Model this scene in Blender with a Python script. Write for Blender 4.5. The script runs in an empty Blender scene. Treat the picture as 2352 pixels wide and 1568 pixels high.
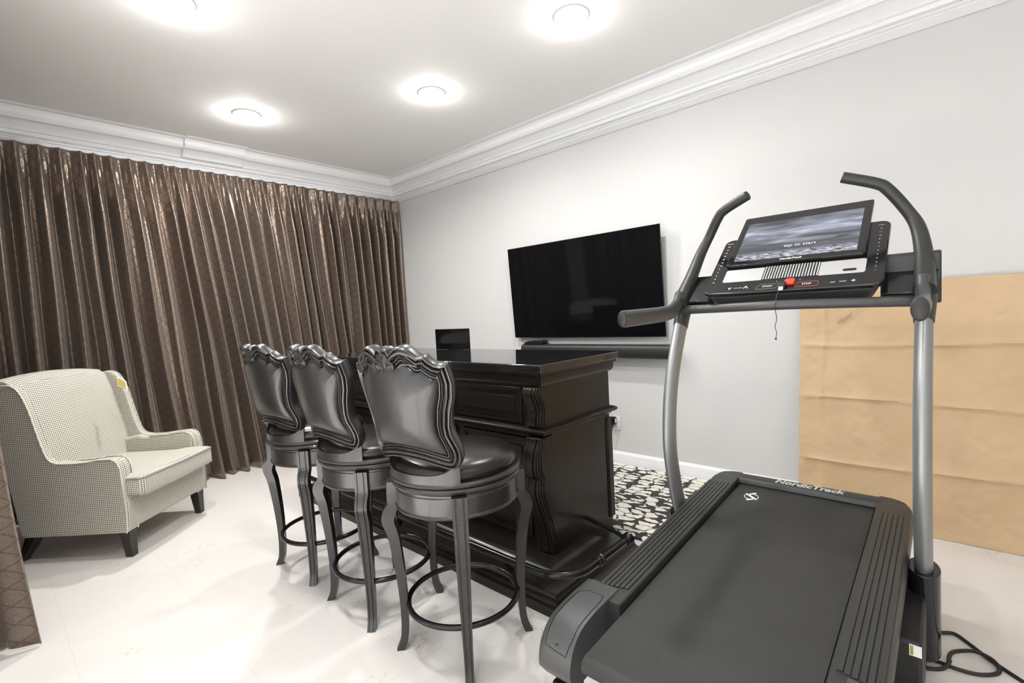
import bpy, bmesh, math, random
from mathutils import Vector, Matrix
random.seed(7)
sc = bpy.context.scene
COL = sc.collection
PI = math.pi

# ------------------------------------------------------------------ camera
H = 1.37
yaw, pitch, roll = math.radians(-47.7437), math.radians(-3.38937), math.radians(-3.04246)
fw = Vector((math.cos(yaw)*math.cos(pitch), math.sin(yaw)*math.cos(pitch), math.sin(pitch)))
r0 = Vector((math.sin(yaw), -math.cos(yaw), 0)); u0 = r0.cross(fw)
rt = r0*math.cos(roll) + u0*math.sin(roll); up = -r0*math.sin(roll) + u0*math.cos(roll)
cam = bpy.data.cameras.new('camera'); cam.sensor_width = 36; cam.lens = 1110.0/2352*36
cam.clip_start = .02; cam.clip_end = 50
co = bpy.data.objects.new('camera', cam); COL.objects.link(co)
co.matrix_world = Matrix(((rt.x, up.x, -fw.x, 0), (rt.y, up.y, -fw.y, 0), (rt.z, up.z, -fw.z, H), (0, 0, 0, 1)))
sc.camera = co
# ------------------------------------------------------------------ world / exposure
w = bpy.data.worlds.new('world'); sc.world = w; w.use_nodes = True
w.node_tree.nodes['Background'].inputs[0].default_value = (.95, .98, 1, 1)
w.node_tree.nodes['Background'].inputs[1].default_value = 1.8      # daylight, mostly fill through the window added in the back wall
sc.view_settings.view_transform = 'Standard'; sc.view_settings.look = 'None'
sc.view_settings.gamma = 1; sc.view_settings.use_curve_mapping = False
EXPO = 0.64
# added sun through the added back window; its floor bounce brightens the ceiling
sd = bpy.data.lights.new('sun', 'SUN'); sd.energy = 26; sd.angle = math.radians(.6); sd.color = (1, .985, .97)
so = bpy.data.objects.new('sun', sd); COL.objects.link(so)
so.rotation_euler = Vector((.20, -.49, -.86)).to_track_quat('-Z', 'Y').to_euler()
sc.view_settings.exposure = EXPO
LAMP_W = 11.0      # watts of one recessed ceiling light
ZC = 3.05          # ceiling height
YT = -3.692        # television wall
XW = 5.30          # curtain wall
# position, power factor
LIGHTS = [((2.938, -.80), 1.15), ((4.13, -1.564), 2.3), ((2.885, -2.425), 1.0), ((1.607, -2.42), 1.0),
          ((1.60, -.70), 1.2), ((.30, .55), .5), ((-.9, -.8), .3)]  # three unseen fittings added as fill

# ------------------------------------------------------------------ materials
def nt(name):
    m = bpy.data.materials.new(name); m.use_nodes = True
    return m, m.node_tree, m.node_tree.nodes, m.node_tree.links, m.node_tree.nodes['Principled BSDF']
def N(nodes, t, **kw):
    n = nodes.new(t)
    for k, v in kw.items():
        if k.startswith('i_'):
            n.inputs[int(k[2:]) if k[2:].isdigit() else k[2:]].default_value = v
        else: setattr(n, k, v)
    return n
def mat(name, col, rough=.5, metal=0, noise=.0, nscale=40, bump=0, bscale=200, spec=.5, coat=0, sheen=0, emit=None, estr=0):
    m, t, ns, ls, b = nt(name)
    c = (col[0], col[1], col[2], 1)
    b.inputs['Base Color'].default_value = c
    b.inputs['Roughness'].default_value = rough; b.inputs['Metallic'].default_value = metal
    b.inputs['Specular IOR Level'].default_value = spec
    b.inputs['Coat Weight'].default_value = coat; b.inputs['Coat Roughness'].default_value = .08
    b.inputs['Sheen Weight'].default_value = sheen
    tc = N(ns, 'ShaderNodeTexCoord')
    if noise:
        n = N(ns, 'ShaderNodeTexNoise'); n.inputs['Scale'].default_value = nscale; n.inputs['Detail'].default_value = 4
        ls.new(tc.outputs['Object'], n.inputs['Vector'])
        mx = N(ns, 'ShaderNodeMix', data_type='RGBA')
        mx.inputs['A'].default_value = tuple(x*(1-noise) for x in col)+(1,)
        mx.inputs['B'].default_value = tuple(min(1, x*(1+noise)) for x in col)+(1,)
        ls.new(n.outputs['Fac'], mx.inputs['Factor']); ls.new(mx.outputs['Result'], b.inputs['Base Color'])
    if bump:
        n = N(ns, 'ShaderNodeTexNoise'); n.inputs['Scale'].default_value = bscale; n.inputs['Detail'].default_value = 3
        ls.new(tc.outputs['Object'], n.inputs['Vector'])
        bp = N(ns, 'ShaderNodeBump'); bp.inputs['Strength'].default_value = bump; bp.inputs['Distance'].default_value = .002
        ls.new(n.outputs['Fac'], bp.inputs['Height']); ls.new(bp.outputs['Normal'], b.inputs['Normal'])
    if emit:
        b.inputs['Emission Color'].default_value = tuple(emit)+(1,); b.inputs['Emission Strength'].default_value = estr
    return m
def M_(ns, ls, op, a, b=None, c=None):
    n = ns.new('ShaderNodeMath'); n.operation = op
    for i, v in enumerate((a, b, c)):
        if v is None: continue
        if isinstance(v, (int, float)): n.inputs[i].default_value = v
        else: ls.new(v, n.inputs[i])
    return n.outputs[0]
def mixc(ns, ls, f, a, b):
    n = ns.new('ShaderNodeMix'); n.data_type = 'RGBA'
    if isinstance(f, (int, float)): n.inputs['Factor'].default_value = f
    else: ls.new(f, n.inputs['Factor'])
    for k, v in (('A', a), ('B', b)):
        if isinstance(v, tuple): n.inputs[k].default_value = v if len(v) == 4 else v+(1,)
        else: ls.new(v, n.inputs[k])
    return n.outputs['Result']

MT = {}
MT['wall'] = mat('wall_paint', (.66, .66, .655), .7, noise=.015, nscale=3, bump=.15, bscale=250)
MT['ceiling'] = mat('ceiling_paint', (.87, .865, .85), .8, noise=.015, nscale=2)
MT['trim'] = mat('white_trim_paint', (.88, .885, .90), .4)
MT['lensglow'] = mat('lamp_lens', (1, 1, 1), .5, emit=(1, .985, .96), estr=14)
MT['wood'] = mat('espresso_wood', (.011, .0085, .006), .30, noise=.3, nscale=18, coat=.1, spec=.28, bump=.08, bscale=60)
MT['woodstool'] = mat('dark_carved_wood', (.016, .0145, .0135), .33, noise=.3, nscale=25, coat=.2, spec=.6)
MT['leather'] = mat('black_leather', (.012, .0115, .011), .36, noise=.15, nscale=60, bump=.2, bscale=260, coat=.18, spec=.55)
MT['seatleather'] = mat('black_seat_leather', (.010, .009, .0085), .24, noise=.15, nscale=60, bump=.25, bscale=220, spec=.4)
MT['stone'] = mat('black_polished_top', (.012, .012, .013), .07, noise=.5, nscale=120, spec=.6)
MT['plastic'] = mat('black_textured_plastic', (.022, .023, .022), .40, noise=.12, nscale=300, bump=.2, bscale=700)
MT['plasticgrey'] = mat('dark_grey_plastic', (.05, .051, .052), .36, noise=.1, nscale=300, bump=.2, bscale=700)
MT['gloss'] = mat('glossy_black_plastic', (.010, .010, .011), .12)
MT['screenoff'] = mat('dark_screen_glass', (.004, .004, .005), .06, spec=.25)
MT['belt'] = mat('rubber_belt', (.017, .018, .017), .55, noise=.35, nscale=5, bump=.35, bscale=900)
MT['silver'] = mat('silver_metal_paint', (.30, .31, .31), .42, metal=.7, noise=.05, nscale=200)
MT['silverpanel'] = mat('silver_speaker_panel', (.50, .50, .50), .4, metal=.25)
MT['white'] = mat('white_marking', (.85, .85, .85), .5)
MT['whitedim'] = mat('grey_marking', (.45, .46, .46), .5)
MT['outlet'] = mat('outlet_plastic', (.85, .85, .84), .3)
MT['red'] = mat('red_plastic', (.75, .06, .03), .35)
MT['redline'] = mat('red_marking', (.55, .07, .06), .5)
MT['greenline'] = mat('green_marking', (.16, .30, .20), .5)
MT['yellow'] = mat('yellow_card', (.90, .66, .10), .5)
MT['rubber'] = mat('black_rubber', (.012, .012, .012), .5)
MT['steel'] = mat('dark_metal_tube', (.02, .02, .02), .2, metal=.5)
MT['legwood'] = mat('dark_leg_wood', (.022, .018, .015), .35, noise=.3, nscale=20)
MT['piping'] = mat('piping_fabric', (.26, .25, .23), .8)
MT['slot'] = mat('dark_slot', (.005, .005, .005), .6)

# marble tile floor
def floor_mat():
    m, t, ns, ls, b = nt('cream_marble_tile')
    tc = N(ns, 'ShaderNodeTexCoord'); sp = N(ns, 'ShaderNodeSeparateXYZ'); ls.new(tc.outputs['Object'], sp.inputs[0])
    def line(o, off):
        a = M_(ns, ls, 'ADD', o, off); a = M_(ns, ls, 'DIVIDE', a, .4625); a = M_(ns, ls, 'FRACT', a)
        a = M_(ns, ls, 'SUBTRACT', a, .5); a = M_(ns, ls, 'ABSOLUTE', a); return M_(ns, ls, 'GREATER_THAN', a, .4966)
    ln = M_(ns, ls, 'MAXIMUM', line(sp.outputs[1], .165+46.25), line(sp.outputs[0], -2.96+46.25))
    n1 = N(ns, 'ShaderNodeTexNoise'); n1.inputs['Scale'].default_value = 1.7; n1.inputs['Detail'].default_value = 6; n1.inputs['Distortion'].default_value = 1.2
    ls.new(tc.outputs['Object'], n1.inputs['Vector'])
    base = mixc(ns, ls, n1.outputs['Fac'], (.70, .665, .63), (.685, .665, .65))
    # travertine veins and pits
    mp = N(ns, 'ShaderNodeMapping'); mp.inputs['Scale'].default_value = (7, 3.2, 3); mp.inputs['Rotation'].default_value = (0, 0, .9)
    ls.new(tc.outputs['Object'], mp.inputs[0])
    n2 = N(ns, 'ShaderNodeTexNoise'); n2.inputs['Scale'].default_value = 1.5; n2.inputs['Detail'].default_value = 3; n2.inputs['Distortion'].default_value = 2.5
    ls.new(mp.outputs[0], n2.inputs['Vector'])
    v = M_(ns, ls, 'SUBTRACT', n2.outputs['Fac'], .5); v = M_(ns, ls, 'ABSOLUTE', v); v = M_(ns, ls, 'LESS_THAN', v, .009)
    n3 = N(ns, 'ShaderNodeTexNoise'); n3.inputs['Scale'].default_value = 1.6; ls.new(tc.outputs['Object'], n3.inputs['Vector'])
    msk = M_(ns, ls, 'SUBTRACT', n3.outputs['Fac'], .57); msk = M_(ns, ls, 'MULTIPLY', msk, 9); msk = M_(ns, ls, 'MINIMUM', M_(ns, ls, 'MAXIMUM', msk, 0), .8)
    c = mixc(ns, ls, M_(ns, ls, 'MULTIPLY', v, msk), base, (.42, .30, .18))
    c = mixc(ns, ls, M_(ns, ls, 'MULTIPLY', ln, .22), c, (.42, .38, .33))
    ls.new(c, b.inputs['Base Color']); b.inputs['Roughness'].default_value = .32
    return m
MT['floor'] = floor_mat()

def rug_mat():
    m, t, ns, ls, b = nt('black_white_rug')
    tc = N(ns, 'ShaderNodeTexCoord')
    nz = N(ns, 'ShaderNodeTexNoise'); nz.inputs['Scale'].default_value = 26; nz.inputs['Detail'].default_value = 3
    ls.new(tc.outputs['Object'], nz.inputs['Vector'])
    ad = N(ns, 'ShaderNodeVectorMath', operation='MULTIPLY_ADD'); ad.inputs[1].default_value = (.075, .045, 0)
    ls.new(nz.outputs['Color'], ad.inputs[0]); ls.new(tc.outputs['Object'], ad.inputs[2])
    mp = N(ns, 'ShaderNodeMapping'); mp.inputs['Scale'].default_value = (8.5, 16, 1)
    ls.new(ad.outputs[0], mp.inputs[0])
    vo = N(ns, 'ShaderNodeTexVoronoi', feature='DISTANCE_TO_EDGE'); vo.voronoi_dimensions = '2D'; vo.inputs['Scale'].default_value = 1; vo.inputs['Randomness'].default_value = .55
    ls.new(mp.outputs[0], vo.inputs['Vector'])
    big = N(ns, 'ShaderNodeTexNoise'); big.inputs['Scale'].default_value = 9; ls.new(tc.outputs['Object'], big.inputs['Vector'])
    th = M_(ns, ls, 'MULTIPLY', M_(ns, ls, 'SUBTRACT', big.outputs['Fac'], .40), 1.25)
    f = M_(ns, ls, 'GREATER_THAN', vo.outputs['Distance'], M_(ns, ls, 'MAXIMUM', th, .055))
    c = mixc(ns, ls, f, (.010, .010, .011), (.80, .77, .68))
    ls.new(c, b.inputs['Base Color']); b.inputs['Roughness'].default_value = .9; b.inputs['Sheen Weight'].default_value = .2
    bp = N(ns, 'ShaderNodeBump'); bp.inputs['Strength'].default_value = .5; bp.inputs['Distance'].default_value = .004
    n4 = N(ns, 'ShaderNodeTexNoise'); n4.inputs['Scale'].default_value = 220; ls.new(tc.outputs['Object'], n4.inputs['Vector'])
    ls.new(n4.outputs['Fac'], bp.inputs['Height']); ls.new(bp.outputs['Normal'], b.inputs['Normal'])
    return m
MT['rug'] = rug_mat()

def curtain_mat():
    m, t, ns, ls, b = nt('bronze_quilted_curtain')
    uv = N(ns, 'ShaderNodeUVMap'); sp = N(ns, 'ShaderNodeSeparateXYZ'); ls.new(uv.outputs[0], sp.inputs[0])
    S = .105
    def dl(sgn):
        a = M_(ns, ls, 'MULTIPLY', sp.outputs[1], 1.25*sgn); a = M_(ns, ls, 'ADD', sp.outputs[0], a); a = M_(ns, ls, 'DIVIDE', a, S)
        a = M_(ns, ls, 'FRACT', a); a = M_(ns, ls, 'SUBTRACT', a, .5); return M_(ns, ls, 'ABSOLUTE', a)
    d = M_(ns, ls, 'MAXIMUM', dl(1), dl(-1))
    ln = M_(ns, ls, 'GREATER_THAN', d, .463)
    tc = N(ns, 'ShaderNodeTexCoord'); n = N(ns, 'ShaderNodeTexNoise'); n.inputs['Scale'].default_value = 90; n.inputs['Detail'].default_value = 3
    ls.new(tc.outputs['Object'], n.inputs['Vector'])
    base = mixc(ns, ls, n.outputs['Fac'], (.14, .112, .092), (.31, .242, .195))
    c = mixc(ns, ls, M_(ns, ls, 'MULTIPLY', ln, .5), base, (.09, .045, .03))
    ls.new(c, b.inputs['Base Color'])
    b.inputs['Metallic'].default_value = .65; b.inputs['Roughness'].default_value = .36
    b.inputs['Sheen Weight'].default_value = .15; b.inputs['Sheen Roughness'].default_value = .4
    bp = N(ns, 'ShaderNodeBump'); bp.inputs['Strength'].default_value = .35; bp.inputs['Distance'].default_value = .003
    hh = M_(ns, ls, 'SUBTRACT', 1.0, M_(ns, ls, 'POWER', M_(ns, ls, 'MULTIPLY', d, 2.0), 8.0))
    hh = M_(ns, ls, 'ADD', hh, M_(ns, ls, 'MULTIPLY', n.outputs['Fac'], .25))
    ls.new(hh, bp.inputs['Height']); ls.new(bp.outputs['Normal'], b.inputs['Normal'])
    return m
MT['curtain'] = curtain_mat()

def check_mat():
    m, t, ns, ls, b = nt('houndstooth_fabric')
    uv = N(ns, 'ShaderNodeUVMap'); sp = N(ns, 'ShaderNodeSeparateXYZ'); ls.new(uv.outputs[0], sp.inputs[0])
    P = .0115
    def st(o): 
        a = M_(ns, ls, 'FRACT', M_(ns, ls, 'DIVIDE', o, P)); return M_(ns, ls, 'GREATER_THAN', a, .52)
    a = st(sp.outputs[0]); c_ = st(sp.outputs[1])
    both = M_(ns, ls, 'MULTIPLY', a, c_); one = M_(ns, ls, 'ABSOLUTE', M_(ns, ls, 'SUBTRACT', a, c_))
    # fine twill in the half tone squares
    tw = M_(ns, ls, 'GREATER_THAN', M_(ns, ls, 'FRACT', M_(ns, ls, 'DIVIDE', M_(ns, ls, 'ADD', sp.outputs[0], sp.outputs[1]), P/2)), .5)
    dk = M_(ns, ls, 'MAXIMUM', both, M_(ns, ls, 'MULTIPLY', one, M_(ns, ls, 'MULTIPLY', tw, .55)))
    c = mixc(ns, ls, dk, (.70, .67, .57), (.03, .032, .036))
    ls.new(c, b.inputs['Base Color']); b.inputs['Roughness'].default_value = .85; b.inputs['Sheen Weight'].default_value = .25
    return m
MT['check'] = check_mat()

def kraft_mat():
    m, t, ns, ls, b = nt('kraft_paper')
    tc = N(ns, 'ShaderNodeTexCoord')
    n = N(ns, 'ShaderNodeTexNoise'); n.inputs['Scale'].default_value = 2.5; n.inputs['Detail'].default_value = 5; ls.new(tc.outputs['Object'], n.inputs['Vector'])
    c = mixc(ns, ls, n.outputs['Fac'], (.49, .335, .185), (.66, .48, .30))
    ls.new(c, b.inputs['Base Color']); b.inputs['Roughness'].default_value = .6
    mp = N(ns, 'ShaderNodeMapping'); mp.inputs['Scale'].default_value = (1, 1, 2.2); ls.new(tc.outputs['Object'], mp.inputs[0])
    n2 = N(ns, 'ShaderNodeTexNoise'); n2.inputs['Scale'].default_value = 9; n2.inputs['Detail'].default_value = 6; n2.inputs['Distortion'].default_value = 1.5
    ls.new(mp.outputs[0], n2.inputs['Vector'])
    bp = N(ns, 'ShaderNodeBump'); bp.inputs['Strength'].default_value = .12; bp.inputs['Distance'].default_value = .012
    ls.new(n2.outputs['Fac'], bp.inputs['Height']); ls.new(bp.outputs['Normal'], b.inputs['Normal'])
    return m
MT['kraft'] = kraft_mat()

def screen_mat():
    # cloudy grey-blue mountain scene shown on the lit display (UV 0..1)
    m, t, ns, ls, b = nt('lit_display')
    uv = N(ns, 'ShaderNodeUVMap'); sp = N(ns, 'ShaderNodeSeparateXYZ'); ls.new(uv.outputs[0], sp.inputs[0])
    mp = N(ns, 'ShaderNodeMapping'); mp.inputs['Scale'].default_value = (1.6, 5.5, 1); mp.inputs['Rotation'].default_value = (0, 0, -.12)
    ls.new(uv.outputs[0], mp.inputs[0])
    n = N(ns, 'ShaderNodeTexNoise'); n.inputs['Scale'].default_value = 1.5; n.inputs['Detail'].default_value = 7; n.inputs['Distortion'].default_value = .7
    ls.new(mp.outputs[0], n.inputs['Vector'])
    band = M_(ns, ls, 'ABSOLUTE', M_(ns, ls, 'SUBTRACT', sp.outputs[1], .66)); band = M_(ns, ls, 'SUBTRACT', .34, band)
    v = M_(ns, ls, 'ADD', M_(ns, ls, 'MULTIPLY', n.outputs['Fac'], 1.5), M_(ns, ls, 'MULTIPLY', band, 1.1))
    v = M_(ns, ls, 'SUBTRACT', v, .58)
    sky = N(ns, 'ShaderNodeValToRGB'); ls.new(v, sky.inputs[0])
    e = sky.color_ramp.elements; e[0].color = (.05, .055, .065, 1); e[1].color = (.68, .72, .95, 1); e[0].position = .05; e[1].position = .85
    k = sky.color_ramp.elements.new(.45); k.color = (.22, .24, .29, 1)
    # rough snowy ground in the lower fifth
    n2 = N(ns, 'ShaderNodeTexNoise'); n2.inputs['Scale'].default_value = 11; n2.inputs['Detail'].default_value = 6; ls.new(mp.outputs[0], n2.inputs['Vector'])
    g = N(ns, 'ShaderNodeValToRGB'); ls.new(n2.outputs['Fac'], g.inputs[0])
    g.color_ramp.elements[0].position = .42; g.color_ramp.elements[0].color = (.03, .03, .06, 1)
    g.color_ramp.elements[1].position = .62; g.color_ramp.elements[1].color = (.75, .76, .85, 1)
    # ridge line
    n3 = N(ns, 'ShaderNodeTexNoise'); n3.noise_dimensions = '1D'; n3.inputs['Scale'].default_value = 4; n3.inputs['Detail'].default_value = 5
    ls.new(sp.outputs[0], n3.inputs['W'])
    ridge = M_(ns, ls, 'ADD', M_(ns, ls, 'MULTIPLY', n3.outputs['Fac'], .30), .18)
    isr = M_(ns, ls, 'LESS_THAN', sp.outputs[1], ridge)
    c = mixc(ns, ls, M_(ns, ls, 'MULTIPLY', isr, .55), sky.outputs[0], (.07, .08, .10))
    gm = M_(ns, ls, 'MINIMUM', M_(ns, ls, 'MAXIMUM', M_(ns, ls, 'MULTIPLY', M_(ns, ls, 'SUBTRACT', .20, sp.outputs[1]), 9), 0), 1)
    c = mixc(ns, ls, gm, c, g.outputs[0])
    b.inputs['Base Color'].default_value = (.01, .01, .01, 1); b.inputs['Roughness'].default_value = .15
    ls.new(c, b.inputs['Emission Color']); b.inputs['Emission Strength'].default_value = .75
    return m
MT['screen'] = screen_mat()

# ------------------------------------------------------------------ mesh helpers
class MB:
    def __init__(s): s.bm = bmesh.new()
    def face(s, vs):
        try: return s.bm.faces.new(vs)
        except ValueError: return None
    def box(s, x0, x1, y0, y1, z0, z1, mtx=None):
        P = [Vector((x, y, z)) for z in (z0, z1) for y in (y0, y1) for x in (x0, x1)]
        if mtx: P = [mtx @ p for p in P]
        v = [s.bm.verts.new(p) for p in P]
        for f in ((0, 2, 3, 1), (4, 5, 7, 6), (0, 1, 5, 4), (2, 6, 7, 3), (0, 4, 6, 2), (1, 3, 7, 5)): s.face([v[i] for i in f])
        return s
    def prism(s, pts, axis, a, b, mtx=None):
        """extrude a 2D outline along an axis: x -> pts are (y,z); y -> (x,z); z -> (x,y)"""
        def mk(p, t):
            q = {'x': (t, p[0], p[1]), 'y': (p[0], t, p[1]), 'z': (p[0], p[1], t)}[axis]
            q = Vector(q); return mtx @ q if mtx else q
        A = [s.bm.verts.new(mk(p, a)) for p in pts]; B = [s.bm.verts.new(mk(p, b)) for p in pts]
        n = len(pts)
        for i in range(n): s.face([A[i], A[(i+1) % n], B[(i+1) % n], B[i]])
        s.face(A[::-1]); s.face(B)
        return s
    def loft(s, rings, cap=True, closed=True, loop=False):
        R = [[s.bm.verts.new(Vector(p)) for p in r] for r in rings]
        n = len(R[0]); m = len(R)
        for j in range(m if loop else m-1):
            a, b = R[j], R[(j+1) % m]
            for i in range(n if closed else n-1): s.face([a[i], a[(i+1) % n], b[(i+1) % n], b[i]])
        if cap and not loop: s.face(R[0][::-1]); s.face(R[-1])
        return s
    def tube(s, pts, r, n=12, loop=False, r2=None, upv=None, cap=True):
        """r: radius or list; r2: second radius (along the up vector) for oval tubes"""
        P = [Vector(p) for p in pts]; m = len(P); rings = []
        prev = None
        for i, p in enumerate(P):
            if loop: t = P[(i+1) % m]-P[i-1]
            else: t = P[min(i+1, m-1)]-P[max(i-1, 0)]
            t.normalize()
            if upv is not None: u = Vector(upv)
            elif prev is None: u = Vector((0, 0, 1)) if abs(t.z) < .9 else Vector((1, 0, 0))
            else: u = prev
            u = (u - t*u.dot(t)).normalized(); prev = u
            v = t.cross(u)
            ra = r[i] if isinstance(r, (list, tuple)) else r
            rb = ra if r2 is None else (r2[i] if isinstance(r2, (list, tuple)) else r2)
            rings.append([p + v*math.cos(2*PI*k/n)*ra + u*math.sin(2*PI*k/n)*rb for k in range(n)])
        return s.loft(rings, cap=cap, loop=loop)
    def lathe(s, prof, c=(0, 0, 0), n=48):
        """prof: (r,z) open profile, poles closed when r == 0"""
        R = []
        for r, z in prof:
            if r < 1e-6: R.append([s.bm.verts.new((c[0], c[1], c[2]+z))])
            else: R.append([s.bm.verts.new((c[0]+r*math.cos(2*PI*k/n), c[1]+r*math.sin(2*PI*k/n), c[2]+z)) for k in range(n)])
        for a, b in zip(R, R[1:]):
            for i in range(n):
                j = (i+1) % n
                if len(a) == 1: s.face([a[0], b[i], b[j]])
                elif len(b) == 1: s.face([a[j], a[i], b[0]])
                else: s.face([a[i], a[j], b[j], b[i]])
        return s
    def build(s, name, m, parent=None, smooth=True, ang=35, bevel=0, seg=2, uvbox=False, sub=0, kind=None, org=None):
        bm = s.bm
        bmesh.ops.remove_doubles(bm, verts=bm.verts, dist=1e-6)
        bmesh.ops.recalc_face_normals(bm, faces=bm.faces)
        if org: bmesh.ops.translate(bm, verts=bm.verts, vec=-Vector(org))
        if uvbox:
            uvl = bm.loops.layers.uv.verify()
            for f in bm.faces:
                n = f.normal; a = max(range(3), key=lambda i: abs(n[i]))
                for l in f.loops:
                    c = l.vert.co; l[uvl].uv = {0: (c.y, c.z), 1: (c.x, c.z), 2: (c.x, c.y)}[a]
        me = bpy.data.meshes.new(name); bm.to_mesh(me); bm.free()
        me.materials.append(MT[m] if isinstance(m, str) else m)
        if smooth:
            for p in me.polygons: p.use_smooth = True
            if ang and not sub: me.set_sharp_from_angle(angle=math.radians(ang))
        o = bpy.data.objects.new(name, me); COL.objects.link(o)
        if parent: o.parent = parent
        if bevel:
            b = o.modifiers.new('bevel', 'BEVEL'); b.width = bevel; b.segments = seg; b.limit_method = 'ANGLE'; b.angle_limit = math.radians(40); b.harden_normals = False
        if sub:
            b = o.modifiers.new('sub', 'SUBSURF'); b.levels = sub; b.render_levels = sub
        if kind: o['kind'] = kind
        return o
def tag(o, label, cat, group=None):
    o['label'] = label; o['category'] = cat
    if group: o['group'] = group
    return o
def thing(name, label, cat, loc=(0, 0, 0), rz=0, group=None):
    o = bpy.data.objects.new(name, None); COL.objects.link(o)
    o.empty_display_size = .1; o.location = loc; o.rotation_euler = (0, 0, rz)
    return tag(o, label, cat, group)
def copy_tree(o, parent=None):
    c = o.copy(); COL.objects.link(c)
    if parent is not None: c.parent = parent
    for ch in list(o.children): copy_tree(ch, c)
    return c
def text(name, body, size, M, m, parent, org=(0, 0, 0), ext=.0006, shear=0, bold=0, sx=1):
    cu = bpy.data.curves.new(name, 'FONT'); cu.body = body; cu.size = size; cu.align_x = 'CENTER'; cu.align_y = 'CENTER'
    cu.extrude = ext; cu.shear = shear; cu.offset = bold; cu.resolution_u = 3
    tmp = bpy.data.objects.new(name+'_src', cu); COL.objects.link(tmp)
    dg = bpy.context.evaluated_depsgraph_get()
    me = bpy.data.meshes.new_from_object(tmp.evaluated_get(dg))
    bpy.data.objects.remove(tmp)
    me.transform(Matrix.Translation(-Vector(org)) @ M @ Matrix.Diagonal((sx, 1, 1, 1)))
    me.materials.clear(); me.materials.append(MT[m]); me.name = name
    o = bpy.data.objects.new(name, me); COL.objects.link(o); o.parent = parent
    return o
def frame(o, ex, ey):
    ex = Vector(ex).normalized(); ey = Vector(ey).normalized(); ez = ex.cross(ey)
    return Matrix(((ex.x, ey.x, ez.x, o[0]), (ex.y, ey.y, ez.y, o[1]), (ex.z, ey.z, ez.z, o[2]), (0, 0, 0, 1)))
def crom(pts, k=6, closed=False):
    P = [Vector(p) for p in pts]; out = []
    n = len(P)
    for i in range(n if closed else n-1):
        a = P[i-1] if (closed or i > 0) else P[0]; b = P[i]; c = P[(i+1) % n]; d = P[(i+2) % n] if (closed or i+2 < n) else P[-1]
        for j in range(k):
            t = j/k
            out.append(.5*((2*b)+(c-a)*t+(2*a-5*b+4*c-d)*t*t+(3*b-a-3*c+d)*t**3))
    if not closed: out.append(P[-1])
    return out

# ------------------------------------------------------------------ room shell
YL = .13      # wall behind the left curtain
MB().box(-1.7, XW+.1, YT-.1, 1.8, -.1, 0).build('floor', 'floor', smooth=False, kind='structure')
MB().box(-1.7, XW+.1, YT-.1, 1.8, ZC, ZC+.1).build('ceiling', 'ceiling', smooth=False, kind='structure')
MB().box(-1.7, XW+.1, YT-.1, YT, 0, ZC).build('wall_right', 'wall', smooth=False, kind='structure')
MB().box(XW, XW+.1, YT, -3.2, 0, ZC).box(XW, XW+.1, -.4, 1.8, 0, ZC).box(XW, XW+.1, -3.2, -.4, 2.76, ZC).box(XW, XW+.1, -3.2, -.4, 0, .75).build('wall_far', 'wall', smooth=False, kind='structure')
m = MB()
for y in (-3.2, -2.30, -1.28, -.46): m.box(XW+.02, XW+.08, y, y+.06, .75, 2.76)
m.box(XW+.02, XW+.08, -3.2, -.4, 2.70, 2.76).box(XW+.02, XW+.08, -3.2, -.4, .75, .81)
m.build('window_2', 'trim', smooth=False, kind='structure')
MB().box(2.55, XW, YL, YL+.1, 0, ZC).box(2.45, 2.55, YL, 1.8, 0, ZC).build('wall_left', 'wall', smooth=False, kind='structure')
WX0, WX1, WZ0, WZ1 = -1.3, 2.2, .25, 2.6  # unseen window added behind the camera to fill the room with light
MB().box(-1.7, WX0, 1.7, 1.8, 0, ZC).box(WX1, 2.45, 1.7, 1.8, 0, ZC).box(WX0, WX1, 1.7, 1.8, 0, WZ0).box(WX0, WX1, 1.7, 1.8, WZ1, ZC).build('wall_back', 'wall', smooth=False, kind='structure')
m = MB()
for x in (WX0, WX0+1.155, WX0+2.31, WX1-.05): m.box(x, x+.05, 1.72, 1.78, WZ0, WZ1)
m.box(WX0, WX1, 1.72, 1.78, WZ0, WZ0+.05).box(WX0, WX1, 1.72, 1.78, WZ1-.05, WZ1)
m.build('fill_window', 'trim', smooth=False, kind='structure')
pl = bpy.data.lights.new('fill_portal', 'AREA'); pl.shape = 'RECTANGLE'; pl.size = WX1-WX0; pl.size_y = WZ1-WZ0; pl.cycles.is_portal = True  # guides world light through the added window
po_ = bpy.data.objects.new('fill_portal', pl); COL.objects.link(po_); po_.location = ((WX0+WX1)/2, 1.81, (WZ0+WZ1)/2); po_.rotation_euler = (-PI/2, 0, 0)
MB().box(-1.7, -1.6, YT, 1.7, 0, ZC).build('wall_rear', 'wall', smooth=False, kind='structure')
MB().box(5.225, XW, YT, YL, 2.8425, ZC).build('trim_1', 'trim', smooth=False, kind='structure')     # header over the curtain

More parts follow.
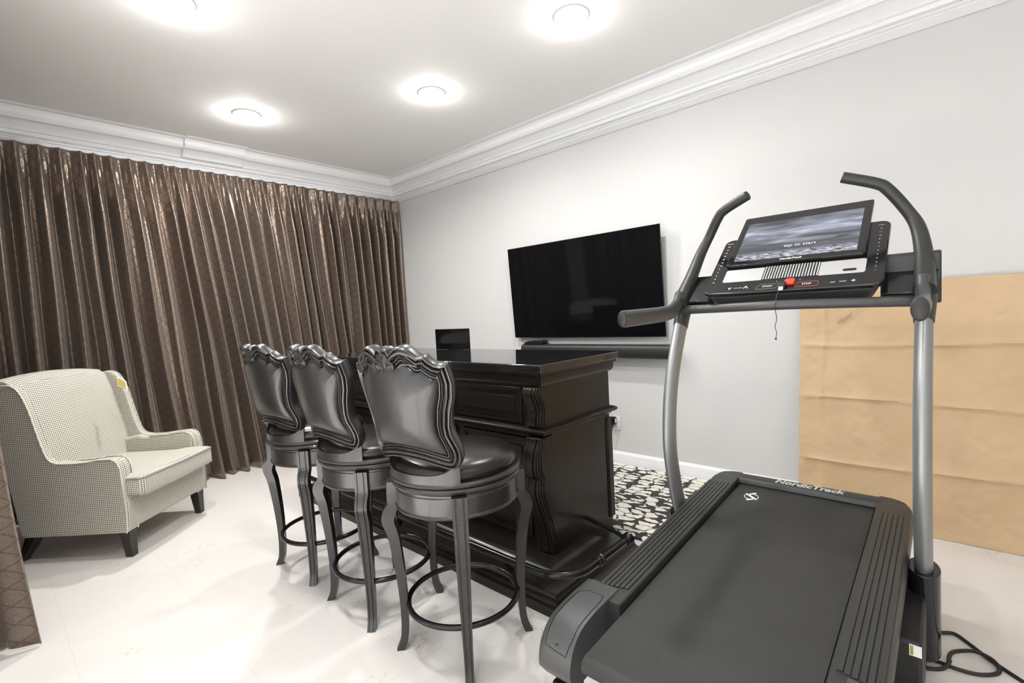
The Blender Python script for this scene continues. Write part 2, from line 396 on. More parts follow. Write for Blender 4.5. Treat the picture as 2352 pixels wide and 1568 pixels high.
OUT, ZB = .31, 2.842
def crown_pts(ts, dz=0):
    L = math.hypot(OUT, ZC-ZB); nx, nz = (ZC-ZB)/L, -OUT/L
    return [(OUT*(1-t)+d*nx, ZC-(ZC-ZB)*t+d*nz) for t, d in ts]
PROF = [(1, 0), (.995, .013), (.85, .016), (.835, .004), (.815, .012), (.79, .013), (.775, .002), (.755, .006), (.73, .018), (.695, .022), (.665, .014),
        (.65, .004), (.635, .009), (.61, .010), (.6, -.012), (.36, -.012), (.35, .006), (.33, .012), (.305, .006), (.295, .012), (.27, .008), (.262, -.008),
        (.22, -.024), (.15, -.028), (.09, -.018), (.04, .002), (.0, .004)]
def crown(name, along, a, b, origin, sgn, prof=PROF, off=0):
    """along x: wall at y=origin growing to +y ; along y: wall at x=origin growing to -x"""
    p = [(o+off, z) for o, z in crown_pts(prof)]
    pts = [(origin+sgn*o, z) for o, z in p] + [(origin+sgn*(OUT+off), ZC-.0005), (origin, ZC-.0005)]
    m = MB()
    m.prism(pts, 'x' if along == 'x' else 'y', a, b)
    return m.build(name, 'trim', ang=28, kind='structure')
crown('trim_2', 'x', -1.6, 5.22, YT, 1)
crown('trim_3', 'y', YT, YL, 5.225, -1)
crown('trim_4', 'y', -1.84, -1.35, 5.225, -1, prof=[p for p in PROF if p[0] <= .66], off=.03)
# baseboard with a moulded top
bb = [(0, 0), (.016, 0), (.016, .085), (.013, .095), (.008, .100), (.006, .108), (0, .110)]
MB().prism([(YT+a, z) for a, z in bb], 'x', -1.6, XW).build('baseboard_right', 'trim', kind='structure')
MB().prism([(XW-a, z) for a, z in bb], 'y', YT+.016, YL).build('baseboard_far', 'trim', kind='structure')

# ------------------------------------------------------------------ recessed ceiling lights
def downlight(x, y, k, label):
    t = thing('recessed_light', label, 'ceiling light', (x, y, ZC), 0, 'recessed ceiling lights')
    MB().lathe([(.088, -.0005), (.098, -.002), (.100, -.006), (.094, -.010), (.080, -.010), (.074, -.004), (.070, .0)], n=40).build('trim_ring', 'trim', t)
    MB().lathe([(.0705, -.001), (.066, -.006), (.05, -.012), (.025, -.016), (0, -.0175)], n=32).build('lens', 'lensglow', t)
    ld = bpy.data.lights.new('lamp', 'AREA'); ld.shape = 'DISK'; ld.size = .13; ld.energy = LAMP_W*k; ld.color = (1, .985, .96); ld.spread = math.radians(165)
    lo = bpy.data.objects.new('lamp', ld); COL.objects.link(lo); lo.parent = t; lo.location = (0, 0, -.022)
    pd = bpy.data.lights.new('glow', 'POINT'); pd.energy = LAMP_W*.33*k**.35; pd.color = (1, .985, .965); pd.shadow_soft_size = .03
    po = bpy.data.objects.new('glow', pd); COL.objects.link(po); po.parent = t; po.location = (0, 0, -.05)
    return t
LL = ['recessed ceiling light cut by the top edge, leftmost of the four', 'small recessed ceiling light nearest the curtain cornice',
      'recessed ceiling light left of the television wall cornice, second from the right', 'large bright recessed ceiling light nearest the camera, rightmost']
for i, ((x, y), k) in enumerate(LIGHTS):
    downlight(x, y, k, LL[i] if i < 4 else 'fill light added out of view, built like a recessed ceiling light')

# ------------------------------------------------------------------ curtains
def curtain(name, label, ya, yb, npl, along='y', xc=5.155, ztop=2.836, amp=.038, flare=None, shift=None, zb=.012, seed=1):
    rnd = random.Random(seed)
    K = npl*20; J = 64
    w = [rnd.uniform(.75, 1.25) for _ in range(npl)]; tot = sum(w); cum = [0]
    for a in w: cum.append(cum[-1]+a/tot)
    pa = [rnd.uniform(.8, 1.35) for _ in range(npl+1)]; pf = [rnd.uniform(-.5, .5) for _ in range(npl+1)]
    m = MB(); bm = m.bm; uvl = bm.loops.layers.uv.verify()
    V = []; width = abs(yb-ya)
    for j in range(J+1):
        t = (j/J)**1.25; z = ztop+(zb-ztop)*t
        row = []
        for i in range(K+1):
            s = i/K; q = i/20; p = min(int(q), npl-1); fr = q-p
            base = cum[p]+(cum[p+1]-cum[p])*fr
            A = amp*(pa[p]*(1-fr)+pa[p+1]*fr)
            ph = 2*PI*fr
            if z > ztop-.13:      # flat stiff header between the pinch pleats
                k = (ztop-z)/.13
                d = .012*math.cos(ph)+(.016*max(0, math.cos(ph))**6)*(1-k)+k*.010*math.cos(ph) + k*.004*math.cos(3*ph)
            else:
                k = min(1, (ztop-.13-z)/.35)
                rp = math.cos(ph + .55*pf[p]*math.sin(PI*k)*k)
                fan = .006*math.cos(3*ph)*(1-k)*2
                wide = 2*((rp+1)/2)**1.5-.9
                d = (.022*(1-k)+A*k)*wide+fan + .026*t*k*math.cos(PI*q+base*5) + .012*k*math.sin(2*ph+pf[p]*6+z*1.3)
            y = ya+(yb-ya)*base
            yy = y; xx = -d
            if shift: yy += shift(base, t)
            if flare: xx -= flare(base, t)
            xx += .012*math.sin(z*2.1+base*9)*t
            yy += .012*math.sin(z*3.3+base*17)*t*math.sin(PI*base)
            lift = .018*math.sin(base*23)*(t**6)
            row.append(bm.verts.new((xc+xx, yy, max(z+lift, .006)) if along == 'y' else (yy, xc+xx, max(z+lift, .006))))
        V.append(row)
    uw = width*1.9
    for j in range(J):
        for i in range(K):
            f = bm.faces.new((V[j][i], V[j][i+1], V[j+1][i+1], V[j+1][i]))
            for l, (a, b) in zip(f.loops, ((j, i), (j, i+1), (j+1, i+1), (j+1, i))):
                l[uvl].uv = (b/K*uw, V[a][b].co.z)
    me = bpy.data.meshes.new(name); bm.to_mesh(me); bm.free(); me.materials.append(MT['curtain'])
    for p in me.polygons: p.use_smooth = True
    o = bpy.data.objects.new(name, me); COL.objects.link(o)
    sm = o.modifiers.new('cloth', 'SOLIDIFY'); sm.thickness = .003; sm.offset = 0
    return tag(o, label, 'curtain', 'pinch pleated curtains')
def sm(x): x = max(0, min(1, x)); return x*x*(3-2*x)
curtain('curtain', 'bronze quilted pinch-pleat curtain between the white slit and the television wall', -1.705, -3.655, 17, amp=.052,
        flare=lambda s, t: .10*sm(t)*(1-s), shift=lambda s, t: -.275*t*(1-s)-.007*math.exp(-((t-.10)/.04)**2)*(1-sm(s/.04)), seed=3)
curtain('curtain', 'wide dark quilted curtain hanging behind the armchair, left of the white slit', .055, -1.70, 16, amp=.062,
        flare=lambda s, t: .17*t*sm(s*1.6), shift=lambda s, t: -.268*t*sm((s-.15)/.85)+.007*math.exp(-((t-.10)/.04)**2)*sm((s-.96)/.04), seed=5)
curtain('curtain', 'dark curtain edge at the far left, its hem pooling beside the armchair leg', 3.0, 4.70, 13, along='x', xc=.036, amp=.030,
        flare=lambda s, t: .045*t**3*(1-s), shift=lambda s, t: 0, seed=9, zb=.012)

# ------------------------------------------------------------------ rug
o = MB().box(1.02, 4.2, -3.655, -2.50, .0005, .012).build('area_rug', 'rug', bevel=.004)
tag(o, 'black rug with irregular cream blocks between the bar and the television wall', 'rug')

# ------------------------------------------------------------------ bar counter
BX0, BX1 = 1.51, 3.62
bar = thing('bar_counter', 'dark espresso wooden bar with scroll pilasters and black polished top', 'bar counter', (2.56, -2.15, 0))
O = (2.56, -2.15, 0)
def bb_(m, name, mt='wood', **k): return m.build(name, mt, k.pop('parent', bar), org=O, **k)
bb_(MB().box(1.462, 3.68, -2.545, -1.805, 1.066, 1.110), 'counter_top', 'stone', bevel=.006, seg=3)
# moulding under the top
def ring_mould(prof, x0, x1, y0, y1):
    """prof (out,z) swept round the rectangle"""
    m = MB(); rings = []
    for (cx, cy, sx, sy) in ((x0, y1, -1, 1), (x1, y1, 1, 1), (x1, y0, 1, -1), (x0, y0, -1, -1)):
        rings.append([(cx+sx*o, cy+sy*o, z) for o, z in prof])
    return m.loft(rings, loop=True)
bb_(ring_mould([(-.02, 1.0), (.012, 1.0), (.020, 1.012), (.023, 1.03), (.023, 1.046), (.036, 1.052), (.036, 1.0665), (-.02, 1.0665)], BX0, BX1, -2.50, -1.855), 'top_moulding')
bb_(MB().box(BX0, BX1, -2.50, -1.855, .775, 1.01), 'upper_cabinet', bevel=.003)
bb_(ring_mould([(-.08, .742), (.004, .742), (.010, .752), (.026, .756), (.034, .765), (.034, .774), (.022, .783), (.010, .787), (-.08, .787)], BX0, BX1, -2.50, -1.855), 'ledge_moulding')
bb_(MB().box(BX0, BX1, -2.492, -1.93, .10, .75), 'lower_cabinet', bevel=.003)
# end panel frame
m = MB()
for a in ((-2.50, -2.455, .12, .72),): m.box(BX0-.010, BX0+.002, a[0], a[1], a[2], a[3])
m.box(BX0-.006, BX0+.002, -2.455, -2.445, .12, .70)
bb_(m, 'end_stile', bevel=.002)
# front recessed panels with raised frames (upper and lower)
def panel(x0, x1, z0, z1, y, name):
    m = MB()
    for k, (w, d) in enumerate(((.018, .012), (.030, .007))):
        i = 0 if k == 0 else .018
        X0, X1, Z0, Z1 = x0+i, x1-i, z0+i, z1-i
        if k: w = .012
        m.box(X0, X1, y, y+d, Z0, Z0+w); m.box(X0, X1, y, y+d, Z1-w, Z1)
        m.box(X0, X0+w, y, y+d, Z0+w, Z1-w); m.box(X1-w, X1, y, y+d, Z0+w, Z1-w)
    m.box(x0+.055, x1-.055, y, y+.006, z0+.05, z1-.05)
    return bb_(m, name, bevel=.002)
for x0, x1 in ((1.635, 2.185), (2.215, 2.87), (2.90, 3.49)):
    panel(x0, x1, .80, .985, -1.855, 'upper_panel')
    panel(x0+.03, x1-.0, .16, .70, -1.93, 'lower_panel')
# carved S-scroll pilasters
def corbel(x0, x1, prof, name):
    ymin = min(p[0] for p in prof)
    c = crom([(0, y, z) for y, z in prof], 6); c = [(p.y, p.z) for p in c]
    back = -1.93 if prof[0][1] < .75 else -1.856
    out = c + [(back, c[-1][1]), (back, c[0][1])]
    o = bb_(MB().prism(out, 'x', x0, x1), name, bevel=.004)
    for k, (a, b) in enumerate(((x0+.008, x0+.022), (x1-.022, x1-.008), ((x0+x1)/2-.02, (x0+x1)/2+.02))):
        dd = .007 if k < 2 else .011
        cc = [(y+dd, z) for y, z in c[1:-1]] + [(y-.01, z) for y, z in c[1:-1][::-1]]
        r = MB().prism(cc, 'x', a, b).build('scroll_bead', 'wood', o, org=O, bevel=.003)
    # side grooves following the scroll
    for d in (.014, .030):
        cc = [(y-d, z) for y, z in c] + [(y-d-.009, z) for y, z in c[::-1]]
        MB().prism(cc, 'x', x0-.005, x0+.002).build('scroll_bead', 'wood', o, org=O, bevel=.002)
    return o
lowp = [(-1.885, .125), (-1.885, .18), (-1.868, .26), (-1.845, .33), (-1.815, .41), (-1.800, .47), (-1.806, .52), (-1.812, .535), (-1.796, .56), (-1.792, .62), (-1.802, .67), (-1.826, .715), (-1.83, .738)]
upp = [(-1.835, .792), (-1.830, .83), (-1.838, .87), (-1.824, .92), (-1.806, .955), (-1.812, .98), (-1.822, .995)]
for x0, x1 in ((1.503, 1.600), (3.53, 3.627)):
    corbel(x0, x1, lowp, 'lower_scroll'); corbel(x0, x1-.005, upp, 'upper_scroll')
# stepped foot plinth
m = MB(); rr = []
for o_, z_ in ((.24, .0005), (.24, .045), (.225, .05), (.218, .062), (.205, .07), (.20, .085), (.19, .09), (.10, .094), (.08, .108), (.06, .118), (.04, .122)):
    x0_, x1_, y0_, y1_ = BX0+.01-o_, BX1-.01+o_, -2.36+.22-min(o_, .22), -1.855+o_
    rr.append([(x0_, y0_, z_), (x1_, y0_, z_), (x1_, y1_, z_), (x0_, y1_, z_)])
bb_(m.loft(rr), 'plinth')
bb_(MB().box(BX0+.004, BX1-.004, -2.490, -1.94, .0005, .11), 'base')
# foot rail
rail = [(3.75, -1.64, .175), (3.0, -1.64, .175), (2.2, -1.64, .175), (1.50, -1.64, .175), (1.40, -1.642, .175)]
rail += [(1.40-.165*math.sin(a), -1.807+.165*math.cos(a), .175) for a in [PI/2*k/8 for k in range(1, 9)]]
rail += [(1.235, -1.95, .175), (1.232, -2.16, .175)]
fr = bb_(MB().tube(rail, .019, 16), 'foot_rail', 'steel')
def ringat(p, d, r=.026, l=.012, nm='rail_collar'):
    d = Vector(d); p = Vector(p)
    MB().tube([p-d*l, p-d*l*.6, p, p+d*l*.6, p+d*l], [r*.8, r, r*.86, r, r*.8], 20).build(nm, 'steel', fr, org=O)
ringat((1.235, -1.88, .175), (0, 1, 0)); ringat((1.233, -1.90, .175), (0, 1, 0), .028, .008)
ringat((1.232, -2.165, .175), (0, 1, 0), .032, .016, 'rail_end_cap'); ringat((1.232, -2.145, .175), (0, 1, 0), .028, .01)
for x in (1.62, 2.56, 3.45):
    MB().tube([(x, -1.64, .165), (x, -1.665, .12), (x, -1.70, .086)], .010, 10).build('rail_bracket', 'steel', fr, org=O)
MB().tube([(1.232, -2.155, .175), (1.33, -2.18, .19), (1.52, -2.20, .205)], .011, 10).build('rail_bracket', 'steel', fr, org=O)

# black glass tablet standing on the far edge of the bar
tb = thing('tablet', 'small black glass screen standing upright on the back edge of the bar top', 'tablet', (2.87, -2.47, 1.1105), math.radians(4))
MB().box(-.185, .185, -.004, .004, .0, .160).build('screen_panel', 'screenoff', tb, bevel=.002)
MB().box(-.06, .06, -.05, -.004, .0, .008).build('stand_foot', 'gloss', tb, bevel=.002)

# ------------------------------------------------------------------ television, soundbar, outlet
tvo = (2.4535, YT, 1.55)
tv = thing('television', 'large black wall-mounted flat television, switched off', 'television', tvo)
TW = math.atan2(.05, .88)
Mtv = frame((2.4535, -3.605, 1.557), (-1, 0, 0), (0, math.sin(TW), math.cos(TW)))   # local: x to the right, y up, z to the room
MB().box(-.797, .797, -.44, .44, -.012, -.001, Mtv).build('frame', 'gloss', tv, org=tvo, bevel=.002)
MB().box(-.792, .792, -.432, .436, -.001, .0015, Mtv).build('screen', 'screenoff', tv, org=tvo)
MB().box(-.40, .40, -.37, .10, -.038, -.012, Mtv).build('back_housing', 'plastic', tv, org=tvo, bevel=.006)
MB().box(2.25, 2.65, YT+.0, YT+.045, 1.35, 1.70).build('wall_bracket', 'plastic', tv, org=tvo, bevel=.003)
MB().box(-.004, .004, -.443, -.438, -.004, .002, Mtv).build('status_light', mat('red_led', (.4, .02, .01), .4, emit=(1, .05, .03), estr=.7), tv, org=tvo)
sb = thing('soundbar', 'long black soundbar mounted below the television', 'soundbar', (2.36, YT+.06, .99))
m = MB(); pr = crom([(YT+.02, .945), (YT+.10, .942), (YT+.128, .955), (YT+.135, .99), (YT+.128, 1.04), (YT+.10, 1.055), (YT+.02, 1.055)], 3)
m.prism([(p[0], p[1]) for p in crom([(a[0], a[1], 0) for a in [(YT+.02, .945), (YT+.10, .942), (YT+.128, .955), (YT+.135, .99), (YT+.128, 1.04), (YT+.10, 1.055), (YT+.02, 1.055)]], 3)], 'x', 1.60, 3.12)
m.build('body', 'plastic', sb, org=(2.36, YT+.06, .99), bevel=.003)
MB().box(2.1, 2.6, YT, YT+.022, .97, 1.03).build('bracket', 'plastic', sb, org=(2.36, YT+.06, .99))
mb = thing('media_box', 'small black box lying on the left end of the soundbar', 'device', (2.98, YT+.07, 1.056))
MB().prism([(-.11, 0), (.11, 0), (.10, .022), (.04, .034), (-.10, .036), (-.115, .03)], 'y', -.045, .045).build('body', 'gloss', mb, bevel=.004)
MB().box(-.115, .115, -.05, .05, .010, .015).build('band', 'rubber', mb, bevel=.001)

ol = thing('wall_outlet', 'white wall outlet plate beside the end of the bar', 'outlet', (2.165, YT, .36))
MB().box(-.036, .036, 0, .006, -.060, .060).build('cover_plate', 'outlet', ol, bevel=.003)
for z in (.026, -.026): MB().box(-.017, .017, .006, .009, z-.014, z+.014).build('socket', 'outlet', ol, bevel=.003)
ad = thing('power_adapter', 'black plug-in adapter with a thin cord hanging from the wall outlet', 'adapter', (2.185, YT+.009, .385))
MB().box(-.026, .026, 0, .045, -.035, .035).build('body', 'gloss', ad, bevel=.007, seg=3)
MB().box(-.022, -.0265, .006, .030, -.018, .018).build('label', 'white', ad)
MB().tube([(0, .03, -.034), (0, .03, -.06), (.002, .03, -.08)], [.008, .006, .003], 8).build('strain_relief', 'rubber', ad)
MB().tube(crom([(.002, .03, -.08), (.02, .032, -.15), (.045, .035, -.24), (.06, .04, -.33), (.1, .05, -.372)], 5), .0022, 6).build('cord', 'legwood', ad)

# ------------------------------------------------------------------ wrapped panel
def kraft():
    o3 = (.22, -3.5, 0)
    t = thing('wrapped_panel', 'large flat panel wrapped in creased brown kraft paper leaning on the wall', 'wrapped panel', o3)
    rnd = random.Random(4)
    # plane leaning: bottom y -3.455, top touches the wall
    x0, x1 = -1.0, .725; hgt = 1.435; yb, ytp = -3.465, -3.636
    from mathutils import noise
    def front(x, z):
        k = z/hgt; y = yb+(ytp-yb)*k
        cz = [.36, .73, 1.07]
        c = 0
        for q in cz:
            d = abs(z-q-.012*math.sin(x*3+q*9)); c += .012*math.exp(-(d/.010)**2)+.006*math.exp(-(d/.05)**2)
        for q in (.60, .15, -.45, -.75):
            d = abs(x-q-.01*math.sin(z*7+q*5)); c += .008*math.exp(-(d/.015)**2)
        c += .020*noise.noise(Vector((x*1.8, z*2.1, .5))) + .014*abs(noise.noise(Vector((x*5, z*2.5, 2.5))))
        c += .006*abs(noise.noise(Vector((x*19, z*16, 4.5))))
        e = min(1, (x1-x)/.05, z/.03+.3, (hgt-z)/.03+.2)
        return y+c*max(.2, e)
    m = MB(); bm = m.bm; nx, nz = 150, 120; V = []
    for j in range(nz+1):
        z = .002+(hgt-.002)*j/nz
        V.append([bm.verts.new((x1+(x0-x1)*i/nx+(.006*noise.noise(Vector((z*9, 1, 2))) if i == 0 else 0), front(x1+(x0-x1)*i/nx, z), z+(.008*noise.noise(Vector((i*.11, 3, 1))) if j == nz else 0))) for i in range(nx+1)])
    for j in range(nz):
        for i in range(nx): bm.faces.new((V[j][i], V[j][i+1], V[j+1][i+1], V[j+1][i]))
    # closed back and sides
    D = Vector((0, -.032, 0))
    B = [[bm.verts.new(V[j][i].co+D) for i in (0, nx)] for j in (0, nz)]
    edge = [V[0][i] for i in range(nx+1)]
    def skirt(row, a, b):
        for p, q in zip(row, row[1:]):
            pass
    sideL = [V[j][0] for j in range(nz+1)]; sideR = [V[j][nx] for j in range(nz+1)]; top = V[nz]; bot = V[0]
    def wallstrip(row):
        C = [bm.verts.new(Vector((v.co.x, yb+(ytp-yb)*min(1, v.co.z/hgt)-.030, v.co.z))) for v in row]
        for i in range(len(row)-1): bm.faces.new((row[i], row[i+1], C[i+1], C[i]))
        return C
    a = wallstrip(sideL); b = wallstrip(sideR); wallstrip(top); wallstrip(bot)
    for i in range(nz): bm.faces.new((a[i], a[i+1], b[i+1], b[i]))
    m.build('paper_wrap', 'kraft', t, org=o3, ang=60)
    # pencilled scribble
    Ms = frame((.480, front(.480, 1.225)+.012, 1.225), (-.78, 0, .62), (.62, -.06, .78))
    text('handwriting', 'Master', .034, Ms, 'handink', t, org=o3, shear=.3, ext=.0002)
    return t
MT['handink'] = mat('brown_pencil', (.36, .22, .10), .7)
kraft()

# ------------------------------------------------------------------ bar stools
def stool(loc, rz, label):
    t = thing('bar_stool', label, 'bar stool', loc, rz, 'carved bar stools along the bar')
    # four cabriole legs, corner to corner
    prof = [(.262, .715, .028, .020), (.262, .655, .028, .020), (.262, .618, .028, .021), (.272, .600, .027, .026), (.284, .575, .026, .026), (.286, .545, .026, .024), (.272, .50, .0265, .022),
            (.262, .43, .025, .020), (.252, .33, .023, .018), (.246, .22, .020, .016), (.246, .12, .018, .015), (.252, .05, .017, .015), (.266, .012, .018, .016), (.271, .0006, .018, .016)]
    for ang in (45, 135, 225, 315):
        a = math.radians(ang); e = Vector((math.cos(a), math.sin(a), 0)); s = Vector((-math.sin(a), math.cos(a), 0))
        def ring(r, z, hw, hd):
            c = e*r+Vector((0, 0, z)); g = .0035
            # fluted outer face: two grooves
            q = [(-hw, -hd), (hw, -hd), (hw, hd), (hw*.62, hd), (hw*.56, hd-g), (hw*.46, hd-g), (hw*.40, hd+g*.3), (-hw*.40, hd+g*.3), (-hw*.46, hd-g), (-hw*.56, hd-g), (-hw*.62, hd), (-hw, hd)]
            return [c+s*u+e*v for u, v in q]
        P = crom([(r, z, 0) for r, z, _, _ in prof], 3); W = crom([(a_, b_, 0) for _, _, a_, b_ in prof], 3)
        MB().loft([ring(p.x, max(p.y, .0006), q.x, q.y) for p, q in zip(P, W)]).build('leg', 'woodstool', t, ang=30)
    MB().tube([(.228*math.cos(k*PI/32), .228*math.sin(k*PI/32), .20) for k in range(64)], .0115, 12, loop=True).build('foot_ring', 'steel', t)
    MB().lathe([(0, .62), (.245, .62), (.253, .623), (.255, .63), (.250, .636), (.250, .700), (.247, .704), (.247, .712), (0, .712)], n=72).build('apron', 'woodstool', t)
    MB().lathe([(0, .716), (.252, .716), (.262, .720), (.266, .730), (.262, .738), (.258, .740), (.266, .746), (.268, .754), (.262, .762), (.250, .765), (0, .765)], n=72).build('swivel_ring', 'woodstool', t)
    m = MB(); n = 72; prof2 = [(.244, .764), (.252, .775), (.253, .788), (.244, .806), (.222, .820), (.18, .830), (.12, .835), (.06, .837), (0, .8375)]
    m.lathe(prof2, n=n)
    cs = m.build('seat_cushion', 'seatleather', t)
    # --- curved carved back
    R = .5
    def pos(a, z, h):
        tt = (z-.86)/(1.2-.86); y0 = .251+(.328-.251)*tt
        th = a/R
        nrm = Vector((math.sin(th), math.cos(th), -.2)).normalized()
        return Vector((R*math.sin(th), y0-R*(1-math.cos(th)), z))+nrm*h
    half = [(0, 1.258), (.014, 1.270), (.028, 1.266), (.036, 1.250), (.046, 1.258), (.064, 1.271), (.09, 1.276), (.118, 1.268), (.142, 1.248), (.155, 1.236), (.170, 1.240), (.180, 1.240),
            (.192, 1.226), (.210, 1.212), (.232, 1.206), (.254, 1.208), (.259, 1.18), (.263, 1.14), (.253, 1.09), (.232, 1.035), (.220, .985), (.219, .955), (.229, .925), (.237, .895),
            (.236, .865), (.226, .842), (.212, .826), (.192, .820), (.168, .822), (.13, .832), (.09, .842), (.045, .848), (0, .850)]
    full = half + [(-a, z) for a, z in half[-2:0:-1]]
    # refine
    pts = []
    for i in range(len(full)):
        a, b = full[i], full[(i+1) % len(full)]
        k = 2
        for j in range(k): pts.append((a[0]+(b[0]-a[0])*j/k, a[1]+(b[1]-a[1])*j/k))
    n = len(pts); cz = 1.03
    nm = []
    for i in range(n):
        ax, az = pts[i-3]; bx, bz = pts[(i+3) % n]
        tx, tz = bx-ax, bz-az; L = math.hypot(tx, tz); nm.append((tz/L, -tx/L))
    if sum(p[0]*q[0]+(p[1]-cz)*q[1] for p, q in zip(pts, nm)) < 0: nm = [(-a, -b) for a, b in nm]
    for _ in range(2): 
        nm = [tuple((nm[i-1][k]+2*nm[i][k]+nm[(i+1) % n][k])/4 for k in (0, 1)) for i in range(n)]
        nm = [(a/math.hypot(a, b), b/math.hypot(a, b)) for a, b in nm]
    def off(i, d):
        x, z = pts[i]; x -= nm[i][0]*d; z -= nm[i][1]*d
        if d > .03:  # relax deep offsets towards the middle
            pass
        return x, z
    def rg(d, h): return [pos(*off(i, d), h) for i in range(n)]
    fr_ = [(.050, -.034), (.044, -.040), (.010, -.043), (.002, -.040), (0, -.034), (0, -.006), (.002, .004), (.005, .008), (.009, .008), (.012, .003), (.0135, -.004), (.0155, -.004),
           (.017, .004), (.020, .010), (.025, .011), (.029, .007), (.031, -.002), (.0325, -.002), (.034, .005), (.037, .008), (.041, .006), (.043, -.001), (.0445, -.003), (.047, .003), (.050, .003), (.053, -.005), (.055, -.012)]
    back = MB().loft([rg(d, h) for d, h in fr_], cap=False).build('back_frame', 'woodstool', t, ang=50)
    def pad(h0, sgn, nmn):
        m = MB(); rings = []
        base = [off(i, .053) for i in range(n)]
        smo = base
        for _ in range(60): smo = [((smo[i-1][0]+smo[i][0]*2+smo[(i+1) % n][0])/4, (smo[i-1][1]+smo[i][1]*2+smo[(i+1) % n][1])/4) for i in range(n)]
        for k, hh in ((1, h0), (.985, h0+sgn*.006), (.95, h0+sgn*.013), (.89, h0+sgn*.020), (.8, h0+sgn*.026), (.66, h0+sgn*.031), (.48, h0+sgn*.034), (.25, h0+sgn*.036), (.02, h0+sgn*.036)):
            bl = min(1, (1-k)/.14)
            rings.append([pos((x*(1-bl)+xs*bl)*k, cz+((z*(1-bl)+zs*bl)-cz)*k, hh) for (x, z), (xs, zs) in zip(base, smo)])
        m.loft(rings, cap=False); m.face([v for v in list(m.bm.verts)[-n:]])
        return m.build(nmn, 'leather', t, ang=80)
    pad(-.006, 1, 'back_upholstery'); pad(-.034, -1, 'front_upholstery')
    # carved crest: paired volutes with raised centres
    def sp(sg):
        cx, cz_ = .034, 1.205; c = []
        for k in range(30):
            th = PI*.5+2.6*PI*(1-k/29.0)*1.0; r = .006+.016*(1-(k/29.0))
            c.append((cx+r*math.cos(th)*1.0, cz_+r*math.sin(th)))
        arc = [(.155, 1.228), (.128, 1.246), (.098, 1.256), (.068, 1.248), (.046, 1.236), (.036, 1.226)]
        return [(sg*a, z) for a, z in arc], [(sg*a, z) for a, z in c]
    for sg in (1, -1):
        arc, c = sp(sg)
        A = crom([(a, z, 0) for a, z in arc], 5)
        MB().tube([pos(p.x, p.y, .008) for p in A], [.004+.003*math.sin(PI*i/len(A)) for i in range(len(A))], 8).build('carved_scroll', 'woodstool', back)
        MB().tube([pos(a, z, .008) for a, z in c], .0045, 8).build('carved_scroll', 'woodstool', back)
        lp = crom([(sg*.150, 1.206, 0), (sg*.118, 1.213, 0), (sg*.088, 1.212, 0), (sg*.070, 1.200, 0), (sg*.062, 1.184, 0), (sg*.046, 1.172, 0), (sg*.026, 1.170, 0), (sg*.010, 1.180, 0), (0, 1.178, 0)], 4)
        MB().tube([pos(p.x, p.y, .006) for p in lp], .0042, 8).build('carved_scroll', 'woodstool', back)
        MB().tube([pos(sg*.034, 1.205, -.004), pos(sg*.034, 1.205, .010), pos(sg*.034, 1.205, .016)], [.014, .011, .004], 12).build('rosette', 'woodstool', back)
    # leaf plate filling the crest centre behind the volutes
    m = MB(); L_ = [(0, 1.262), (.030, 1.24), (.05, 1.215), (.058, 1.19), (.04, 1.172), (.018, 1.170), (0, 1.180)]
    L_ = L_ + [(-a, z) for a, z in L_[-2:0:-1]]
    m.loft([[pos(a, z, -.006) for a, z in L_], [pos(a, z, .004) for a, z in L_], [pos(a*.8, 1.21+(z-1.21)*.8, .008) for a, z in L_]]).build('crest_carving', 'woodstool', back)
    # curved support board joining back to seat ring
    m = MB(); S = []
    for i in range(25):
        a = -.215+.43*i/24; th = a/.262
        c = Vector((.258*math.sin(th), .258*math.cos(th), 0)); nn = Vector((math.sin(th), math.cos(th), 0))
        e = abs(a)/.215; ztop = .792+.052*e**5
        S.append([c+nn*.006+Vector((0, 0, .752)), c+nn*.006+Vector((0, 0, ztop)), c-nn*.016+Vector((0, 0, ztop)), c-nn*.016+Vector((0, 0, .752))])
    m.loft(S).build('back_support', 'woodstool', t, ang=40)
    return t
s0 = stool((1.525, -1.290, 0), .10, 'carved dark wood swivel bar stool nearest the camera, closest to the treadmill')
for (x, y, rz, lb) in ((2.085, -1.262, -.02, 'carved dark wood swivel bar stool in the middle of the three'),
                       (2.680, -1.262, .04, 'carved dark wood swivel bar stool farthest away, nearest the curtain')):
    c = copy_tree(s0); c.location = (x, y, 0); c.rotation_euler = (0, 0, rz); c['label'] = lb

